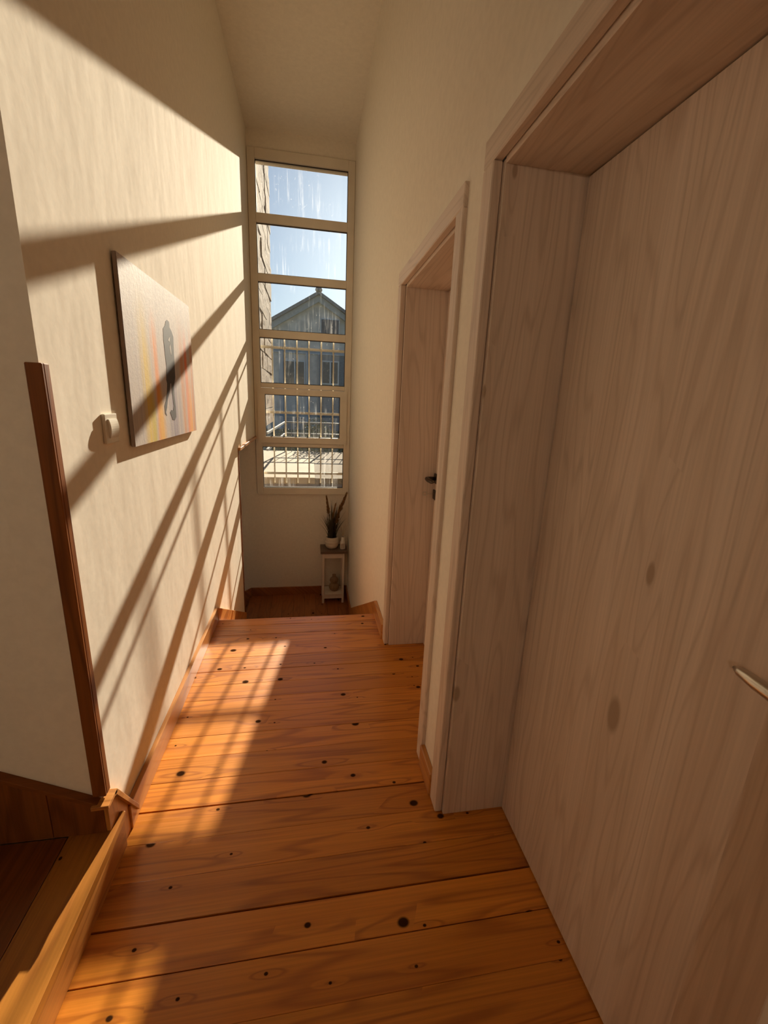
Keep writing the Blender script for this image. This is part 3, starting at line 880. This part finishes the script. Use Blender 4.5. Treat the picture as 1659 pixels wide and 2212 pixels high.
# ------------------------------------------------------------------ outside: terrace, railing, shrubs, house
M['terrace'] = plain('pale terrace screed', (0.36, 0.27, 0.165), 0.85, var=0.10, scale=3.0, bump=0.2)
M['terrace_shade'] = plain('shade-darkened terrace', (0.20, 0.155, 0.10), 0.95, var=0.3, scale=30.0, bump=0.6)  # shade on the right of the terrace put into a darker ground colour
M['grass_ground'] = plain('dry ground', (0.20, 0.20, 0.10), 0.95, var=0.3, scale=2.0)
g = box('ground', -60, 60, 5.17, 120, -1.4, -1.0, M['grass_ground'])
struct(g)
g = box('terrace', -3.0, 0.09, 8.05, 12.3, -1.0, 0.0, M['terrace'])
struct(g, 'sunlit pale terrace striped by railing shadows below the window', 'terrace')
g = box('terrace_shade_strip', 0.09, 6.0, 8.05, 12.3, -1.0, -0.01, M['terrace_shade'])  # darker top stands for the shaded part of the terrace
struct(g, 'darker coloured strip standing for shade beside the pale terrace', 'terrace')
g = box('terrace_step', -3.0, 6.0, 5.17, 8.05, -1.0, -0.12, M['terrace'])
struct(g, 'lower pale terrace step right below the window', 'terrace')
M['rail'] = plain('grey rail paint', (0.16, 0.16, 0.16), 0.5)
rl = thing('railing', 'thin grey metal railing along the terrace edge outside', 'railing', (0, 12.1, 0))
RX0, RY = -0.67, 12.1
for zz in (0.50, 0.80):
    box('rail', RX0, 5.9, RY - 0.02, RY + 0.02, zz - 0.02, zz + 0.02, M['rail'], rl)
    prism('rail', [(RX0 - 0.02, RY), (RX0 + 0.02, RY), (-0.75, 8.1), (-0.79, 8.1)], 'z', zz - 0.02, zz + 0.02, M['rail'], rl)
x_ = RX0
k = 0
while x_ < 3.5:
    wdt = 0.022 if k % 6 == 0 else 0.009
    box('baluster', x_ - wdt, x_ + wdt, RY - wdt, RY + wdt, 0.0, 0.79, M['rail'], rl)
    x_ += 0.17
    k += 1

M['leaf'] = plain('shrub leaves', (0.075, 0.105, 0.035), 0.6, var=0.4, scale=20)
M['leaf2'] = plain('olive leaves', (0.16, 0.17, 0.09), 0.6, var=0.4, scale=20)
M['bark'] = plain('shrub bark', (0.10, 0.07, 0.05), 0.9)
def shrub(x, y, z0, rx, rz, mat, n_, seed, label):
    rg_ = random.Random(seed)
    t_ = thing('shrub', label, 'shrub', (x, y, z0), 'shrubs beyond the terrace railing')
    bm_ = bmesh.new()
    for i_ in range(n_):
        a_ = rg_.uniform(0, 6.283)
        ph = math.acos(rg_.uniform(-0.9, 1))
        rr = rg_.uniform(0.45, 1.0)
        p_ = Vector((rx * rr * math.sin(ph) * math.cos(a_), rx * 0.8 * rr * math.sin(ph) * math.sin(a_), rz + rz * rr * math.cos(ph)))
        s_ = rg_.uniform(0.03, 0.07)
        d1_ = Vector((rg_.uniform(-1, 1), rg_.uniform(-1, 1), rg_.uniform(-1, 1))).normalized()
        d2_ = d1_.orthogonal().normalized()
        bm_.faces.new([bm_.verts.new(q) for q in (p_ - d1_ * s_, p_ + d2_ * s_ * 0.45, p_ + d1_ * s_, p_ - d2_ * s_ * 0.45)])
    f_ = mesh_obj('foliage', bm_, mat, t_, (x, y, z0))
    f_['kind'] = 'stuff'
    bm_ = bmesh.new()
    for i_ in range(5):
        a_ = i_ * 1.26
        add_tube(bm_, [(0, 0, 0), (rx * 0.2 * math.cos(a_), rx * 0.2 * math.sin(a_), rz * 0.6), (rx * 0.6 * math.cos(a_), rx * 0.6 * math.sin(a_), rz * 1.3)], [0.03, 0.02, 0.008], 5)
    mesh_obj('stem', bm_, M['bark'], t_, (x, y, z0))
shrub(0.20, 13.2, -1.0, 0.55, 0.98, M['leaf2'], 1500, 1, 'tall loose olive-leaved shrub in front of the grey house')
shrub(1.30, 13.4, -1.0, 0.50, 0.82, M['leaf'], 1300, 2, 'dark green shrub at the right beyond the railing')
shrub(-0.80, 13.6, -1.0, 0.42, 0.80, M['leaf2'], 900, 3, 'pale shrub at the left beyond the railing')
shrub(2.55, 13.8, -1.0, 0.68, 0.9, M['leaf'], 1200, 4, 'dark green shrub furthest right beyond the railing')

# neighbouring house
M['plaster'] = plain('grey house plaster', (0.86, 0.76, 0.67), 0.9, var=0.18, scale=1.6, bump=0.2, bscale=20)
M['plaster2'] = plain('blue grey pilaster', (0.58, 0.58, 0.60), 0.9, var=0.08, scale=2)
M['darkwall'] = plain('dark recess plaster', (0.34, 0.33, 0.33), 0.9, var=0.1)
M['hframe'] = plain('pale blue window frame', (0.74, 0.74, 0.74), 0.6)
M['hpane'] = plain('dark house glass', (0.035, 0.035, 0.040), 0.12, var=0.2, scale=3)
M['roof'] = plain('grey roof tiles', (0.45, 0.40, 0.37), 0.9, var=0.15, scale=6)
M['garage'] = plain('pale shutter', (0.62, 0.60, 0.57), 0.7)
HY = 36.0
def HX(x): return x * 2.0
def HZ(z): return 1.43 + (z - 1.43) * 2.0
ho = thing('house', 'grey gabled neighbouring house seen through the window bars', 'house', (0.6, HY + 6, -1.0))
px_, pz_, sl, hw = HX(0.33), HZ(5.36), 0.60, 6.4
prism('wall', [(px_ - hw, -1.0), (px_ + hw, -1.0), (px_ + hw, pz_ - 0.24 - sl * hw), (px_, pz_ - 0.24), (px_ - hw, pz_ - 0.24 - sl * hw)], 'y', HY, HY + 12, M['plaster'], ho)
for s in (-1, 1):
    ex = px_ + s * (hw + 0.5)
    dz_ = sl * (hw + 0.5)
    prism('roof', [(px_, pz_ - 0.20), (ex, pz_ - 0.20 - dz_), (ex, pz_ + 0.04 - dz_), (px_, pz_ + 0.04)], 'y', HY - 0.60, HY + 12.4, M['roof'], ho)
    prism('verge_board', [(px_, pz_ - 0.68), (ex, pz_ - 0.68 - dz_), (ex, pz_ - 0.22 - dz_), (px_, pz_ - 0.22)], 'y', HY - 0.36, HY - 0.001, M['garage'], ho)
lathe('ridge_cap', [(0.20, 0.0), (0.26, 0.10), (0.26, 0.20), (0.20, 0.32), (0.0, 0.36)], M['roof'], ho, (px_, HY - 0.5, pz_ - 0.04), 12)
def hbox(name, x0, x1, dep, z0, z1, mat, par=None, y=HY):
    return box(name, HX(x0), HX(x1), y - dep, y - 0.001, -1.0 if z0 is None else HZ(z0), HZ(z1), mat, par or ho)
hbox('band', -2.8, 3.4, 0.12, 3.14, 3.34, M['plaster2'])
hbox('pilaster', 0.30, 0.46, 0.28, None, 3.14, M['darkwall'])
hbox('pilaster', -1.20, -1.02, 0.20, None, 3.14, M['plaster2'])
hbox('pilaster', -0.16, 0.02, 0.20, None, 3.14, M['plaster2'])
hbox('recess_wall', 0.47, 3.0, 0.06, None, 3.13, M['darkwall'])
def hwin(x0, x1, z0, z1, frame=0.05, split=True):
    f_ = hbox('window', x0 - frame, x1 + frame, 0.16, z0 - frame, z1 + frame, M['hframe'])
    m_ = (x0 + x1) / 2
    for a_, b_ in (((x0, m_ - 0.03), (m_ + 0.03, x1)) if split else ((x0, x1),)):
        hbox('pane', a_, b_, 0.03, z0, z1, M['hpane'], f_, HY - 0.16)
hwin(-0.935, -0.23, 2.0, 2.83)
hwin(0.50, 1.09, 2.08, 2.88)
hwin(0.44, 1.10, 3.92, 4.43, 0.04, False)
hbox('shutter', -0.90, -0.42, 0.12, 0.75, 1.52, M['garage'])
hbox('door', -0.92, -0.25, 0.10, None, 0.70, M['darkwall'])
